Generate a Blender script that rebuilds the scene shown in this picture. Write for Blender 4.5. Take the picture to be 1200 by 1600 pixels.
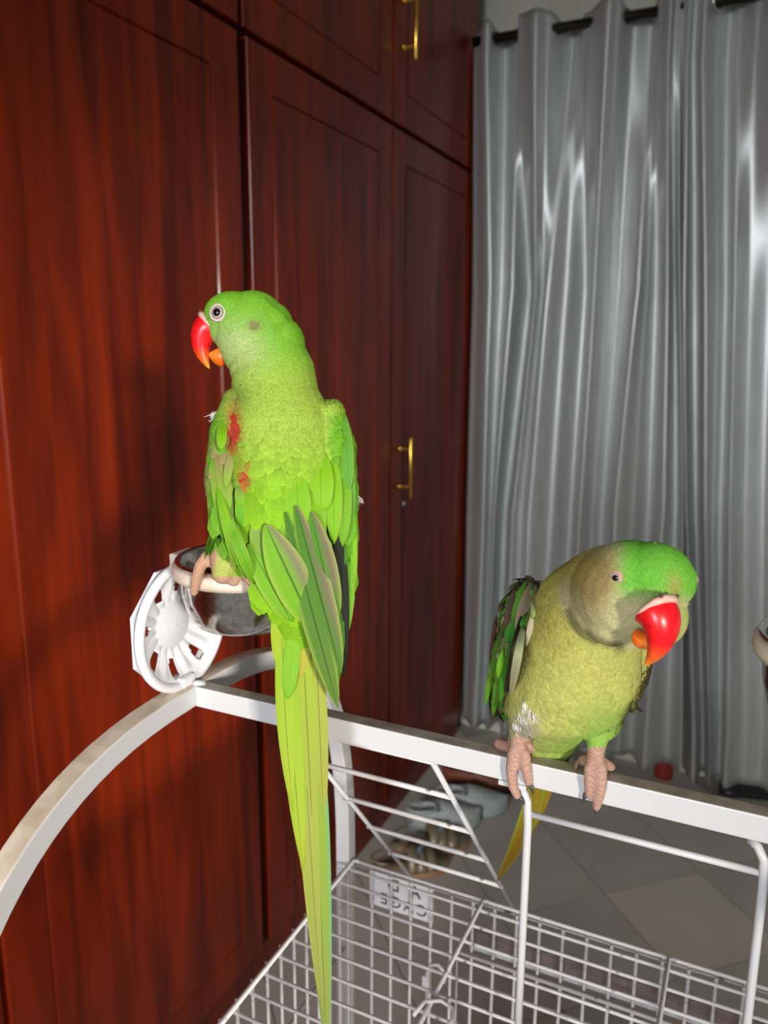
import bpy, bmesh, math, random
import numpy as np
from mathutils import Vector, Matrix
from mathutils.bvhtree import BVHTree
random.seed(7); RNG = np.random.default_rng(7)
for o in list(bpy.data.objects): bpy.data.objects.remove(o)
S = bpy.context.scene; COL = S.collection
# ------------------------------------------------------------------ camera
F = 1230.0; H = 1.4
th, ps, ro = math.radians(11.6), math.radians(25.2), math.radians(0.35)
FWD = np.array([-math.sin(ps)*math.cos(th), math.cos(ps)*math.cos(th), -math.sin(th)])
r0 = np.array([math.cos(ps), math.sin(ps), 0.]); u0 = np.cross(r0, FWD)
RT = r0*math.cos(ro)+u0*math.sin(ro); UP = np.cross(RT, FWD)
C = np.array([0., 0., H])
cd = bpy.data.cameras.new('camera'); cam = bpy.data.objects.new('camera', cd); COL.objects.link(cam)
cd.sensor_fit = 'VERTICAL'; cd.sensor_height = 36.0; cd.lens = F/1600*36.0; cd.clip_start = 0.02
m = Matrix(((RT[0], UP[0], -FWD[0], C[0]), (RT[1], UP[1], -FWD[1], C[1]), (RT[2], UP[2], -FWD[2], C[2]), (0, 0, 0, 1)))
cam.matrix_world = m
cd.dof.use_dof = True; cd.dof.focus_distance = 0.53; cd.dof.aperture_fstop = 9.0
S.camera = cam
S.view_settings.view_transform = 'Standard'; S.view_settings.look = 'None'
S.view_settings.exposure = 0.15; S.view_settings.gamma = 1.0; S.view_settings.use_curve_mapping = False
def ray(x, y): return FWD+RT*(x-600)/F-UP*(y-800)/F
def P3(x, y, t): return C+ray(x, y)*t
def onpl(x, y, ax, v):
    d = ray(x, y); return C+d*(v-C[ax])/d[ax]
def proj(p):
    d = np.asarray(p, float)-C; z = d@FWD
    return 600+F*(d@RT)/z, 800-F*(d@UP)/z, z
# ------------------------------------------------------------------ light
w = bpy.data.worlds.new('world'); S.world = w; w.use_nodes = True
w.node_tree.nodes['Background'].inputs[0].default_value = (0.75, 0.86, 1.0, 1)
w.node_tree.nodes['Background'].inputs[1].default_value = 1.5
ROOM_R, ROOM_B, CEIL = 1.6, -2.2, 2.75
def area(name, loc, rot, sx, sy, power, col):
    l = bpy.data.lights.new(name, 'AREA'); l.shape = 'RECTANGLE'; l.size = sx; l.size_y = sy
    l.energy = power; l.color = col
    o = bpy.data.objects.new(name, l); COL.objects.link(o); o.location = loc; o.rotation_euler = rot
    return o
def aim(o, to): o.rotation_euler = (Vector(to)-o.location).to_track_quat('-Z', 'Y').to_euler()
KEY = area('daylight_side', (3.76, -3.37, 1.94), (0, 0, 0), .55, .55, 320, (1.0, .94, .84)); aim(KEY, (-.3, .46, 1.3))
FILL = area('rear_fill', (.05, -6.3, 2.8), (0, 0, 0), 1.3, 1.3, 255, (.97, .98, 1.0)); aim(FILL, (-.2, 1.5, 1.3))  # soft fill lamp, added behind the camera to lift the whole room
# ------------------------------------------------------------------ helpers
def lin(r, g, b, k=1.0):
    f = lambda c: ((c/255+.055)/1.055)**2.4 if c > 10 else c/255/12.92
    return np.array([f(r)*k, f(g)*k, f(b)*k])
def obj(name, verts, faces, mat=None, parent=None, smooth=True):
    me = bpy.data.meshes.new(name)
    me.from_pydata([tuple(map(float, v)) for v in verts], [], [tuple(f) for f in faces])
    me.update()
    if smooth: me.polygons.foreach_set('use_smooth', [True]*len(me.polygons))
    if mat: me.materials.append(mat)
    o = bpy.data.objects.new(name, me); COL.objects.link(o)
    if parent: o.parent = parent; o.matrix_parent_inverse = Matrix.Translation(-Vector(parent.location))
    return o
def share(name, src, loc, parent, rot=None):
    o = bpy.data.objects.new(name, src.data); COL.objects.link(o)
    o.parent = parent; o.matrix_parent_inverse = Matrix.Translation(-Vector(parent.location)); o.location = loc
    if rot: o.rotation_euler = rot
    return o
def thing(name, label, cat, loc=(0, 0, 0), group=None):
    o = bpy.data.objects.new(name, None); COL.objects.link(o); o.location = loc; o.empty_display_size = .05
    tag(o, label, cat, group); return o
def tag(o, label, cat, group=None):
    o['label'] = label; o['category'] = cat
    if group: o['group'] = group
    return o
def struct(o, label=None):
    o['kind'] = 'structure'
    if label: o['label'] = label
    return o
def boxvf(a, b):
    x0, y0, z0 = a; x1, y1, z1 = b
    v = [(x0,y0,z0),(x1,y0,z0),(x1,y1,z0),(x0,y1,z0),(x0,y0,z1),(x1,y0,z1),(x1,y1,z1),(x0,y1,z1)]
    f = [(0,3,2,1),(4,5,6,7),(0,1,5,4),(1,2,6,5),(2,3,7,6),(3,0,4,7)]
    return v, f
def box(name, a, b, mat, parent=None, bevel=0.0):
    v, f = boxvf(a, b)
    bm = bmesh.new(); vs = [bm.verts.new(p) for p in v]
    for q in f: bm.faces.new([vs[i] for i in q])
    if bevel: bmesh.ops.bevel(bm, geom=bm.edges[:], offset=bevel, segments=2, affect='EDGES', profile=.6)
    me = bpy.data.meshes.new(name); bm.to_mesh(me); bm.free()
    if mat: me.materials.append(mat)
    o = bpy.data.objects.new(name, me); COL.objects.link(o)
    if parent: o.parent = parent; o.matrix_parent_inverse = Matrix.Translation(-Vector(parent.location))
    return o
def merge(parts):
    V, Fc = [], []
    for v, f in parts:
        n = len(V); V += [tuple(p) for p in v]; Fc += [tuple(i+n for i in q) for q in f]
    return V, Fc
def tubevf(pts, r, n=8, closed=False, caps=True):
    pts = [np.array(p, float) for p in pts]; N = len(pts)
    rr = r if hasattr(r, '__len__') else [r]*N
    V, Fc = [], []; prev = None
    for i in range(N):
        a = pts[(i-1) % N] if (i > 0 or closed) else pts[i]
        b = pts[(i+1) % N] if (i < N-1 or closed) else pts[i]
        t = b-a; t /= np.linalg.norm(t)+1e-12
        if prev is None:
            ref = np.array([0, 0, 1.]) if abs(t[2]) < .9 else np.array([1., 0, 0])
            u = np.cross(t, ref)
        else: u = prev-t*(prev@t)
        u /= np.linalg.norm(u); w_ = np.cross(t, u); prev = u
        for k in range(n):
            a_ = 2*math.pi*k/n; V.append(pts[i]+rr[i]*(u*math.cos(a_)+w_*math.sin(a_)))
    for i in range(N if closed else N-1):
        j = (i+1) % N
        for k in range(n):
            k2 = (k+1) % n; Fc.append((i*n+k, i*n+k2, j*n+k2, j*n+k))
    if caps and not closed:
        Fc.append(tuple(range(n))[::-1]); Fc.append(tuple((N-1)*n+k for k in range(n)))
    return V, Fc
def tube(name, pts, r, mat, parent=None, n=8, closed=False):
    v, f = tubevf(pts, r, n, closed); return obj(name, v, f, mat, parent)
def lathevf(prof, n=40, c=(0, 0, 0)):
    V, Fc = [], []
    for (r, z) in prof:
        for k in range(n):
            a = 2*math.pi*k/n; V.append((c[0]+r*math.cos(a), c[1]+r*math.sin(a), c[2]+z))
    for i in range(len(prof)-1):
        for k in range(n):
            k2 = (k+1) % n; Fc.append((i*n+k, i*n+k2, (i+1)*n+k2, (i+1)*n+k))
    return V, Fc
def spherevf(c, r, n=16, m_=10, M=None):
    V, Fc = [], []; r = np.array(r if hasattr(r, '__len__') else [r]*3, float)
    for i in range(m_+1):
        p = math.pi*i/m_
        for k in range(n):
            a = 2*math.pi*k/n
            q = np.array([math.sin(p)*math.cos(a), math.sin(p)*math.sin(a), math.cos(p)])*r
            if M is not None: q = M@q
            V.append(np.array(c)+q)
    for i in range(m_):
        for k in range(n):
            k2 = (k+1) % n; Fc.append((i*n+k, (i+1)*n+k, (i+1)*n+k2, i*n+k2))
    return V, Fc
# ------------------------------------------------------------------ materials
def mat(name, base, rough=.5, metal=0., spec=.5, coat=0., coatr=.1, sheen=0., sss=0.):
    mt = bpy.data.materials.new(name); mt.use_nodes = True
    b = mt.node_tree.nodes['Principled BSDF']
    b.inputs['Base Color'].default_value = (*base, 1); b.inputs['Roughness'].default_value = rough
    b.inputs['Metallic'].default_value = metal; b.inputs['Specular IOR Level'].default_value = spec
    b.inputs['Coat Weight'].default_value = coat; b.inputs['Coat Roughness'].default_value = coatr
    b.inputs['Sheen Weight'].default_value = sheen
    if sss: b.inputs['Subsurface Weight'].default_value = sss; b.inputs['Subsurface Radius'].default_value = (.01, .004, .002); b.inputs['Subsurface Scale'].default_value = .3
    return mt
def nd(mt, typ, **kw):
    n = mt.node_tree.nodes.new(typ)
    for k, v in kw.items(): setattr(n, k, v)
    return n
def lk(mt, a, b): mt.node_tree.links.new(a, b)
def noise_col(mt, scale, vecscale, c0, c1, lo=.35, hi=.65, detail=4, bump=0., bdist=.001, coord='Object', dist=0.):
    b = mt.node_tree.nodes['Principled BSDF']
    tc = nd(mt, 'ShaderNodeTexCoord'); mp = nd(mt, 'ShaderNodeMapping'); mp.inputs['Scale'].default_value = vecscale
    lk(mt, tc.outputs[coord], mp.inputs['Vector'])
    nz = nd(mt, 'ShaderNodeTexNoise'); nz.inputs['Scale'].default_value = scale; nz.inputs['Detail'].default_value = detail
    nz.inputs['Distortion'].default_value = dist
    lk(mt, mp.outputs[0], nz.inputs['Vector'])
    cr = nd(mt, 'ShaderNodeValToRGB'); cr.color_ramp.elements[0].position = lo; cr.color_ramp.elements[1].position = hi
    cr.color_ramp.elements[0].color = (*c0, 1); cr.color_ramp.elements[1].color = (*c1, 1)
    lk(mt, nz.outputs['Fac'], cr.inputs['Fac']); lk(mt, cr.outputs['Color'], b.inputs['Base Color'])
    if bump:
        bp = nd(mt, 'ShaderNodeBump'); bp.inputs['Strength'].default_value = bump; bp.inputs['Distance'].default_value = bdist
        lk(mt, nz.outputs['Fac'], bp.inputs['Height']); lk(mt, bp.outputs[0], b.inputs['Normal'])
    return nz, cr
WOOD = mat('mahogany', (.2, .02, .005), .36, spec=.25, coat=.12, coatr=.14)
noise_col(WOOD, 3.0, (1, 9, .7), (.11, .0070, .0007), (.35, .0275, .0014), .3, .7, 6, dist=.6)
WOOD_IN = mat('dark_wood', (.03, .004, .002), .5)
BRASS = mat('brass', (.85, .5, .08), .25, metal=1.)
STEEL = mat('steel', (.78, .76, .73), .16, metal=1.)
noise_col(STEEL, 240, (1, 1, 1), (.62, .6, .57), (.84, .82, .79), .4, .6)
CHROME = mat('lock_metal', (.7, .68, .64), .25, metal=1.)
WALL = mat('wall_paint', (.62, .62, .5), .8); noise_col(WALL, 6, (1, 1, 1), (.58, .58, .46), (.66, .66, .54), bump=.05)
WALLW = mat('wall_white', (.6, .58, .54), .8)
CEILM = mat('ceiling_white', (.8, .79, .76), .85)
SATIN = mat('satin', (.30, .31, .31), .43, metal=.5, spec=.7)
noise_col(SATIN, 60, (1, 1, .15), (.53, .55, .535), (.59, .61, .595))
ROD = mat('dark_rod', (.03, .026, .022), .35, metal=.6)
PAINT = mat('white_paint', (.8, .8, .82), .34)
nz, cr = noise_col(PAINT, 75, (1, 1, 1), (.30, .24, .18), (.62, .615, .625), .20, .27, 8, bump=.15, bdist=.0006)
PAINT_OLD = mat('cream_paint', (.75, .66, .55), .4)
noise_col(PAINT_OLD, 40, (1, 1, 1), (.52, .40, .29), (.70, .60, .48), .3, .6, 8, bump=.2, bdist=.0006)
WIRE = mat('wire_paint', (.8, .78, .78), .35)
noise_col(WIRE, 70, (1, 1, 1), (.16, .12, .10), (.70, .67, .66), .30, .38, 6)
PLAST = mat('white_plastic', (.82, .82, .86), .32, sss=.0)
PLAST_AGED = mat('aged_plastic', (.76, .62, .50), .4)
noise_col(PLAST_AGED, 30, (1, 1, 1), (.66, .50, .38), (.80, .68, .58))
DARKTXT = mat('dark_print', (.09, .085, .09), .6)
FLOOR = mat('cement', (.25, .23, .2), .45)
noise_col(FLOOR, 2.2, (1, 1, 1), (.19, .175, .15), (.26, .245, .21), .3, .7, 8, bump=.1, bdist=.003)
GROUT = mat('grout', (.38, .355, .31), .8)
RUBBER = mat('rubber', (.03, .03, .03), .6)
KNIT = mat('grey_knit', (.5, .54, .52), .8); noise_col(KNIT, 130, (1, 1, 1), (.40, .44, .42), (.58, .62, .60), bump=.5, bdist=.002)
TAN = mat('tan_sole', (.5, .27, .14), .6)
GOLD = mat('bronze_strap', (.34, .27, .17), .4, metal=.3)
BEAD = mat('turquoise_bead', (.25, .42, .46), .2)
REDB = mat('brown_leather', (.24, .07, .03), .5)
BLK = mat('black_leather', (.02, .022, .025), .3)
TILEM = []
for k, (a, b_) in enumerate([((.52, .48, .41), (.61, .565, .49)), ((.55, .51, .435), (.63, .585, .505)), ((.66, .60, .50), (.72, .655, .55))]):
    t_ = mat('cement_tile', (.2, .2, .2), .5); noise_col(t_, 5, (1, 1, 1), a, b_, .3, .7, 7, bump=.12, bdist=.003); TILEM.append(t_)
# ------------------------------------------------------------------ room shell
WX, WY, WEND = -.894, 2.66, 2.575
fl = struct(obj('floor', *boxvf((-1.6, ROOM_B, -.06), (ROOM_R, WY+.1, -.004)), GROUT, smooth=False))
struct(obj('wall_back', *boxvf((-1.6, WY, 0), (ROOM_R+.1, WY+.1, CEIL)), WALL, smooth=False))
struct(obj('wall_left', *boxvf((-1.6, ROOM_B, 0), (-1.5, WY, CEIL)), WALLW, smooth=False))
struct(obj('ceiling', *boxvf((-1.6, ROOM_B, CEIL), (ROOM_R+.1, WY+.1, CEIL+.08)), CEILM, smooth=False))
wy0, wy1, wz0, wz1 = -1.68, -1.10, 1.10, 1.80
v, f = merge([boxvf((ROOM_R, ROOM_B, 0), (ROOM_R+.1, wy0, CEIL)), boxvf((ROOM_R, wy1, 0), (ROOM_R+.1, WY, CEIL)),
              boxvf((ROOM_R, wy0, 0), (ROOM_R+.1, wy1, wz0)), boxvf((ROOM_R, wy0, wz1), (ROOM_R+.1, wy1, CEIL))])
struct(obj('wall_right', v, f, WALLW, smooth=False))
vx0, vx1, vz0, vz1 = -.75, .85, .55, 2.6
v, f = merge([boxvf((-1.5, ROOM_B-.1, 0), (vx0, ROOM_B, CEIL)), boxvf((vx1, ROOM_B-.1, 0), (ROOM_R, ROOM_B, CEIL)),
              boxvf((vx0, ROOM_B-.1, 0), (vx1, ROOM_B, vz0)), boxvf((vx0, ROOM_B-.1, vz1), (vx1, ROOM_B, CEIL))])
struct(obj('wall_front', v, f, WALLW, smooth=False))
def window(name, a, b, axis):
    parts = []
    (x0, y0, z0), (x1, y1, z1) = a, b
    if axis == 'x':
        x0, x1 = ROOM_R+.03, ROOM_R+.07
        parts = [boxvf((x0, y0, z0), (x1, y0+.05, z1)), boxvf((x0, y1-.05, z0), (x1, y1, z1)), boxvf((x0, y0+.05, z0), (x1, y1-.05, z0+.05)), boxvf((x0, y0+.05, z1-.05), (x1, y1-.05, z1))]
    else:
        y0, y1 = ROOM_B-.07, ROOM_B-.03
        parts = [boxvf((x0, y0, z0), (x0+.05, y1, z1)), boxvf((x1-.05, y0, z0), (x1, y1, z1)), boxvf((x0+.05, y0, z0), (x1-.05, y1, z0+.05)), boxvf((x0+.05, y0, z1-.05), (x1-.05, y1, z1)), boxvf(((x0+x1)/2-.02, y0, z0+.05), ((x0+x1)/2+.02, y1, z1-.05))]
    struct(obj(name, *merge(parts), WALLW, smooth=False))
window('window_1', (ROOM_R, wy0, wz0), (ROOM_R, wy1, wz1), 'x')
window('added_fill_window', (vx0, ROOM_B, vz0), (vx1, ROOM_B, vz1), 'y')  # unseen rear window, added to let the fill light in
struct(box('baseboard_back', (WX, WY-.012, 0), (ROOM_R, WY, .08), WALL, None, .002))
# floor tiles laid on the diagonal
TS = .30; sv = []
ca = math.cos(math.radians(43)); sa = math.sin(math.radians(43)); org = np.array([-.247, 1.907])
e1 = np.array([ca, sa]); e2 = np.array([sa, -ca])
tiles = []
for k, tm in enumerate(TILEM):
    v, f = [], []
    bm = bmesh.new(); g = .0015
    pl = [e1*g+e2*g, e1*(TS-g)+e2*g, e1*(TS-g)+e2*(TS-g), e1*g+e2*(TS-g)]
    lo = [bm.verts.new((p[0], p[1], -.02)) for p in pl]; hi = [bm.verts.new((p[0], p[1], 0)) for p in pl]
    bm.faces.new(hi[::-1])
    for i in range(4): bm.faces.new([lo[i], hi[i], hi[(i+1) % 4], lo[(i+1) % 4]])
    bmesh.ops.recalc_face_normals(bm, faces=bm.faces[:])
    me = bpy.data.meshes.new('floor_tile'); bm.to_mesh(me); bm.free(); me.materials.append(tm); tiles.append(me)
for i in range(-9, 10):
    for j in range(-9, 10):
        p = org+e1*TS*i+e2*TS*j; c_ = p+(e1+e2)*TS/2
        if -1.1 < c_[0] < 1.1 and .55 < c_[1] < 2.72:
            k = 2 if (i, j) == (0, 0) else random.choice([0, 0, 1])
            o = bpy.data.objects.new('floor_tile', tiles[k]); COL.objects.link(o); o.parent = fl; o.location = (p[0], p[1], 0)
# ------------------------------------------------------------------ wardrobe
def door_panel(name, y0, y1, z0, z1, parent, g=.076, gw=.007, gd=.004, th_=.02):
    loops = [(0, -th_), (0, -.004), (.0012, -.0012), (.004, 0), (g, 0), (g+gw/2, -gd), (g+gw, 0)]
    V, Fc = [], []
    for ins, h in loops:
        V += [(WX+h, y0+ins, z0+ins), (WX+h, y1-ins, z0+ins), (WX+h, y1-ins, z1-ins), (WX+h, y0+ins, z1-ins)]
    for i in range(len(loops)-1):
        for k in range(4):
            k2 = (k+1) % 4; Fc.append((i*4+k, i*4+k2, (i+1)*4+k2, (i+1)*4+k))
    n = (len(loops)-1)*4; Fc.append((n, n+1, n+2, n+3))
    return obj(name, V, Fc, WOOD, parent, smooth=False)
def pull(parent, y, zc, L):
    xo = WX+.034
    h = tube('handle', [(xo, y, zc-L/2), (xo, y, zc-L/2+.002), (xo, y, zc+L/2-.002), (xo, y, zc+L/2)], [.0045, .0058, .0058, .0045], BRASS, None, 12)
    h.parent = parent
    for s in (-1, 1):
        z = zc+s*L*.31
        st = tube('handle_post', [(WX, y, z), (WX+.003, y, z), (WX+.006, y, z), (WX+.009, y, z), (xo, y, z)], [.0095, .0098, .0085, .004, .004], BRASS, None, 12)
        st.parent = parent
ZT = 1.955
wd = thing('wardrobe', 'tall glossy red-brown mahogany wardrobe with grooved doors and one brass handle', 'wardrobe', (-1.2, 1.2, 0))
obj('carcass', *merge([boxvf((-1.48, -.75, 0), (WX-.022, WEND, ZT+.006))]), WOOD_IN, wd, smooth=False)
edges = [(-.66, -.03), (-.02, .637), (.645, 1.278), (1.308, 1.938), (1.946, 2.574)]
doors = []
for (a, b_) in edges: doors.append(door_panel('door', a, b_, .08, ZT, wd))
obj('stile', *boxvf((WX-.022, 1.278, .08), (WX-.014, 1.308, ZT-.02)), WOOD_IN, wd, smooth=False)
obj('plinth', *boxvf((WX-.022, -.75, 0), (WX-.012, WEND, .078)), WOOD, wd, smooth=False)
pull(doors[4], 2.0, 1.078, .172)
lkb = tube('lock', [(WX, 2.027, .971), (WX+.004, 2.027, .971), (WX+.006, 2.027, .971)], [.0085, .0085, .006], CHROME, None, 14)
lkb.parent = doors[4]
lf = thing('loft_cabinet', 'dark mahogany overhead cabinet with a brass handle above the tall wardrobe', 'cabinet', (-1.2, 1.2, ZT+.012))
obj('carcass', *boxvf((-1.48, -.75, ZT+.008), (WX-.022, WEND, CEIL-.002)), WOOD_IN, lf, smooth=False)
ldoors = [door_panel('door', a, b_, ZT+.012, CEIL-.06, lf) for (a, b_) in [(-.66, -.03), (-.02, .637), (.645, 1.283), (1.297, 1.938), (1.946, 2.574)]]
pull(ldoors[4], 2.0, 2.205, .172)
# ------------------------------------------------------------------ curtains
ROD_Y, ROD_Z = 2.50, 2.322
rd = thing('curtain_rod', 'dark metal curtain rod running above the grey satin curtains', 'curtain rod', (.3, ROD_Y, ROD_Z))
tube('pole', [(-.885, ROD_Y, ROD_Z), (ROOM_R-.15, ROD_Y, ROD_Z)], .0145, ROD, rd, 16)
obj('finial', *spherevf((ROOM_R-.14, ROD_Y, ROD_Z), .028), ROD, rd)
for x in (1.3, .25): tube('bracket', [(x, ROD_Y, ROD_Z-.014), (x, ROD_Y+.05, ROD_Z-.02), (x, WY, ROD_Z-.02)], .008, ROD, rd)
YS = [100, 450, 800, 1150]
FR, BK = -.05, .045
# (px x at each height of YS, depth near the rod, depth lower down)
LA = [((744, 738, 727, 722), .01, .035), ((762, 768, 757, 742), -.03, -.02), ((785, 783, 766, 752), BK, .02), ((803, 800, 774, 762), .02, -.015),
      ((820, 825, 787, 775), -.02, .055), ((838, 838, 802, 790), FR, -.035), ((855, 849, 812, 802), -.02, -.008), ((884, 857, 826, 812), BK, -.03),
      ((900, 885, 862, 835), .03, .005), ((916, 914, 894, 872), .0, .045), ((948, 928, 907, 890), FR, -.04), ((965, 945, 925, 910), -.03, .0),
      ((985, 968, 938, 925), .03, .02), ((1010, 1000, 960, 945), BK, -.035), ((1018, 1012, 990, 965), .02, .0), ((1030, 1024, 1015, 985), -.02, .035),
      ((1045, 1042, 1038, 1010), FR, -.04), ((1054, 1053, 1054, 1044), -.02, .02), ((1062, 1062, 1066, 1068), -.01, -.03)]
LB = [((1058, 1057, 1058, 1066), .01, .03), ((1074, 1071, 1073, 1084), FR, -.035), ((1086, 1085, 1088, 1097), -.02, .045), ((1098, 1101, 1104, 1110), FR, -.04),
      ((1118, 1118, 1113, 1118), .02, .0), ((1135, 1134, 1124, 1126), BK, .015), ((1151, 1150, 1139, 1136), .03, -.035), ((1180, 1172, 1160, 1160), .0, .005), ((1215, 1205, 1195, 1190), FR, .02)]
x_ = 1215
for k in range(9):
    x_ += 42; b_ = x_-(1215)
    LB.append(((x_, x_-8+k, x_-18+k*2, x_-24+k*2), [BK, FR][k % 2], [-.035, .045][k % 2]))
def curtain(name, lines, zbot, label):
    L = []
    for xs, dt, dl in lines:
        pts = [onpl(x, y, 1, ROD_Y+dl) for x, y in zip(xs, YS)]
        z = np.array([p[2] for p in pts])[::-1]; x = np.array([p[0] for p in pts])[::-1]
        L.append((z, x, dt, dl))
    nr = 90; seg = 9; ztop = ROD_Z+.048
    V, Fc = [], []; nc = (len(L)-1)*seg+1
    for r in range(nr+1):
        tt = r/nr
        for c in range(nc):
            i = min(c//seg, len(L)-2); u = (c-i*seg)/seg
            us = u*u*(3-2*u)
            def ev(k):
                z, x, dt, dl = L[k]
                zt = ztop-(.05 if dt > .02 else (.022 if dt > -.02 else 0.0))
                zz = zt+(zbot-zt)*tt**1.05
                xx = np.interp(zz, z, x)
                if zz > z[-1]: xx = x[-1]+(zz-z[-1])*(x[-1]-x[-2])/(z[-1]-z[-2])*.3
                if zz < z[0]: xx = x[0]+(zz-z[0])*(x[1]-x[0])/(z[1]-z[0])*.6
                q = min(max((ROD_Z-.02-zz)/.85, 0), 1); q = q*q*(3-2*q)
                return xx, zz, dt*(1-q)+dl*1.25*q, q
            xa, za, da, q = ev(i); xb, zb, db, _ = ev(i+1)
            zz = za+(zb-za)*us; xx = xa+(xb-xa)*u
            d = da+(db-da)*us
            wob = .0030*math.sin(xx*31+zz*2.1)+.0010*math.sin(zz*13+xx*19)*max(0, 1.3-zz)
            V.append((xx+.003*q*math.sin(zz*3+i), ROD_Y+d+wob*q, zz+.003*math.sin(xx*30)))
    for r in range(nr):
        for c in range(nc-1):
            a = r*nc+c; Fc.append((a, a+nc, a+nc+1, a+1))
    t_ = thing(name, label, 'curtain', (float(np.mean([l[1][0] for l in L])), ROD_Y, ROD_Z))
    o = obj('drape', V, Fc, SATIN, t_)
    md = o.modifiers.new('thick', 'SOLIDIFY'); md.thickness = .0016
    # hem: stitched double band at the bottom
    hv = [(V[nr*nc+c][0], V[nr*nc+c][1]-.0018, V[nr*nc+c][2]+.05) for c in range(nc)]
    # eyelets where the cloth crosses the rod
    for i in range(len(L)-1):
        d0, d1 = L[i][2], L[i+1][2]
        if d0*d1 < 0 and abs(d0-d1) > .045:
            u = d0/(d0-d1); xx = L[i][1][-1]*(1-u)+L[i+1][1][-1]*u
            ang = np.linspace(0, 2*math.pi, 20, endpoint=False)
            dirv = np.array([L[i+1][1][-1]-L[i][1][-1], d1-d0, 0.]); dirv /= np.linalg.norm(dirv)
            tube('eyelet', [np.array([xx, ROD_Y, ROD_Z])+.021*(dirv*math.cos(a)+np.array([0, 0, 1.])*math.sin(a)) for a in ang], .0035, CHROME, t_, 6, True)
    return t_
curtain('curtain', LA, .085, 'grey satin eyelet curtain hanging right beside the red wardrobe')
curtain('curtain', LB, .075, 'grey satin eyelet curtain with a raised hem, farther from the wardrobe')
# ------------------------------------------------------------------ bird cage
X0, X1, YR0, YR1, ZR = -.404, .13, .4895, .5025, .779
YB = .772; YC = .496; YFR = 2*YC-YB; ZA = 1.124; TB = .018
cg = thing('bird_cage', 'white wire play-top bird cage with arched tube ends and a top perch rail', 'bird cage', ((X0+X1)/2, YC, 0))
def arch(xa, xb):
    n = 48; V, Fc = [], []
    for i in range(n+1):
        a = math.pi*i/n; e = 2/2.7
        cy, sy = math.cos(a), math.sin(a)
        yy = YC+(YB+.009-YC)*math.copysign(abs(cy)**e, cy); zz = ZR+(ZA-ZR)*abs(sy)**e
        yi = YC+(YB-.009-YC)*math.copysign(abs(cy)**e, cy); zi = ZR+(ZA-TB-ZR)*abs(sy)**e
        V += [(xa, yy, zz), (xb, yy, zz), (xb, yi, zi), (xa, yi, zi)]
    for i in range(n):
        for k in range(4):
            k2 = (k+1) % 4; Fc.append((i*4+k, i*4+k2, (i+1)*4+k2, (i+1)*4+k))
    o = obj('arch', V, Fc, PAINT, cg, smooth=False); o.data.materials.append(PAINT_OLD)
    for p in o.data.polygons:
        if p.index % 4 == 0: p.material_index = 1
    md = o.modifiers.new('b', 'BEVEL'); md.width = .0012; md.segments = 2; md.limit_method = 'ANGLE'; md.angle_limit = 1.0
    return o
arch(X0-TB, X0); arch(X1, X1+TB)
rl = box('perch_rail', (X0, YR0, ZA-TB), (X1, YR1, ZA), PAINT, cg, .0012); rl.data.materials.append(PAINT_OLD)
DUSTY = mat('dusty_paint', (.3, .26, .21), .6); noise_col(DUSTY, 45, (1, 1, 1), (.17, .145, .115), (.36, .31, .25), .3, .6, 8)
rl.data.materials[1] = DUSTY
for p in rl.data.polygons:
    if p.normal.z > .7: p.material_index = 1
tube('rail_weld', [(X0-.004, YR0+.004, ZA), (X0, YR0+.004, ZA+.001), (X0+.004, YR0+.008, ZA)], .003, PAINT, cg)
for (x, y) in ((X0-TB, YFR-.009), (X0-TB, YB-.009), (X1, YFR-.009), (X1, YB-.009)):
    ps_ = box('post', (x, y, .06), (x+TB, y+TB, ZR-.001), PAINT, cg, .0015)
    gr = box('post_groove', (x+TB, y+TB*.4, .06), (x+TB+.0008, y+TB*.6, ZR-.01), PAINT_OLD, None)
    gr.parent = ps_
    v, f = lathevf([(0, -.008), (.026, -.008), (.03, -.004), (.03, .004), (.026, .008), (0, .008)], 20)
    v = [(x+TB/2+b_, y+TB/2+c_, .03+a) for (a, c_, b_) in [(q[0], q[1], q[2]) for q in v]]
    obj('caster', v, f, RUBBER, cg)
    tube('caster_stem', [(x+TB/2, y+TB/2, .03), (x+TB/2, y+TB/2, .062)], .004, CHROME, cg)
# roof wires (run along the rail direction)
XD = [X0+.003, -.2335, -.0312, X1-.003]
w0 = None; wires_y = np.arange(YFR+.012, YB-.006, .0262)
for y in wires_y:
    if w0 is None: w0 = tube('roof_wire', [(X0, 0, 0), (X1, 0, 0)], .0018, WIRE, cg, 8); w0.location = (0, y, ZR); w0.data.update()
    else: share('roof_wire', w0, (0, y, ZR), cg)
for i, x in enumerate(XD):
    tube('roof_divider', [(x, YFR, ZR+.003), (x, YB-.004, ZR+.003), (x+.006, YB, ZR+.002)], .0024, WIRE, cg, 8)
for dz, dy in ((.001, 0), (-.007, .005)):
    tube('roof_edge_wire', [(X0, YB+dy, ZR+dz), (X1, YB+dy, ZR+dz)], .002, WIRE, cg)
    tube('roof_edge_wire', [(X0-dy, YFR, ZR+dz), (X0-dy, YB, ZR+dz)], .002, WIRE, cg)
    tube('roof_edge_wire', [(X1+dy, YFR, ZR+dz), (X1+dy, YB, ZR+dz)], .002, WIRE, cg)
ZB = .30
b0 = None
for x in np.arange(X0+.0262, X1-.005, .0262):
    for y in (YB+.003, YFR):
        if b0 is None: b0 = tube('cage_bar', [(0, 0, ZB), (0, 0, ZR)], .0019, WIRE, cg, 8); b0.location = (x, y, 0)
        else: share('cage_bar', b0, (x, y, 0), cg)
for y in np.arange(YFR+.0262, YB-.005, .0262):
    for x in (X0-.003, X1+.003): share('cage_bar', b0, (x, y, 0), cg)
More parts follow.
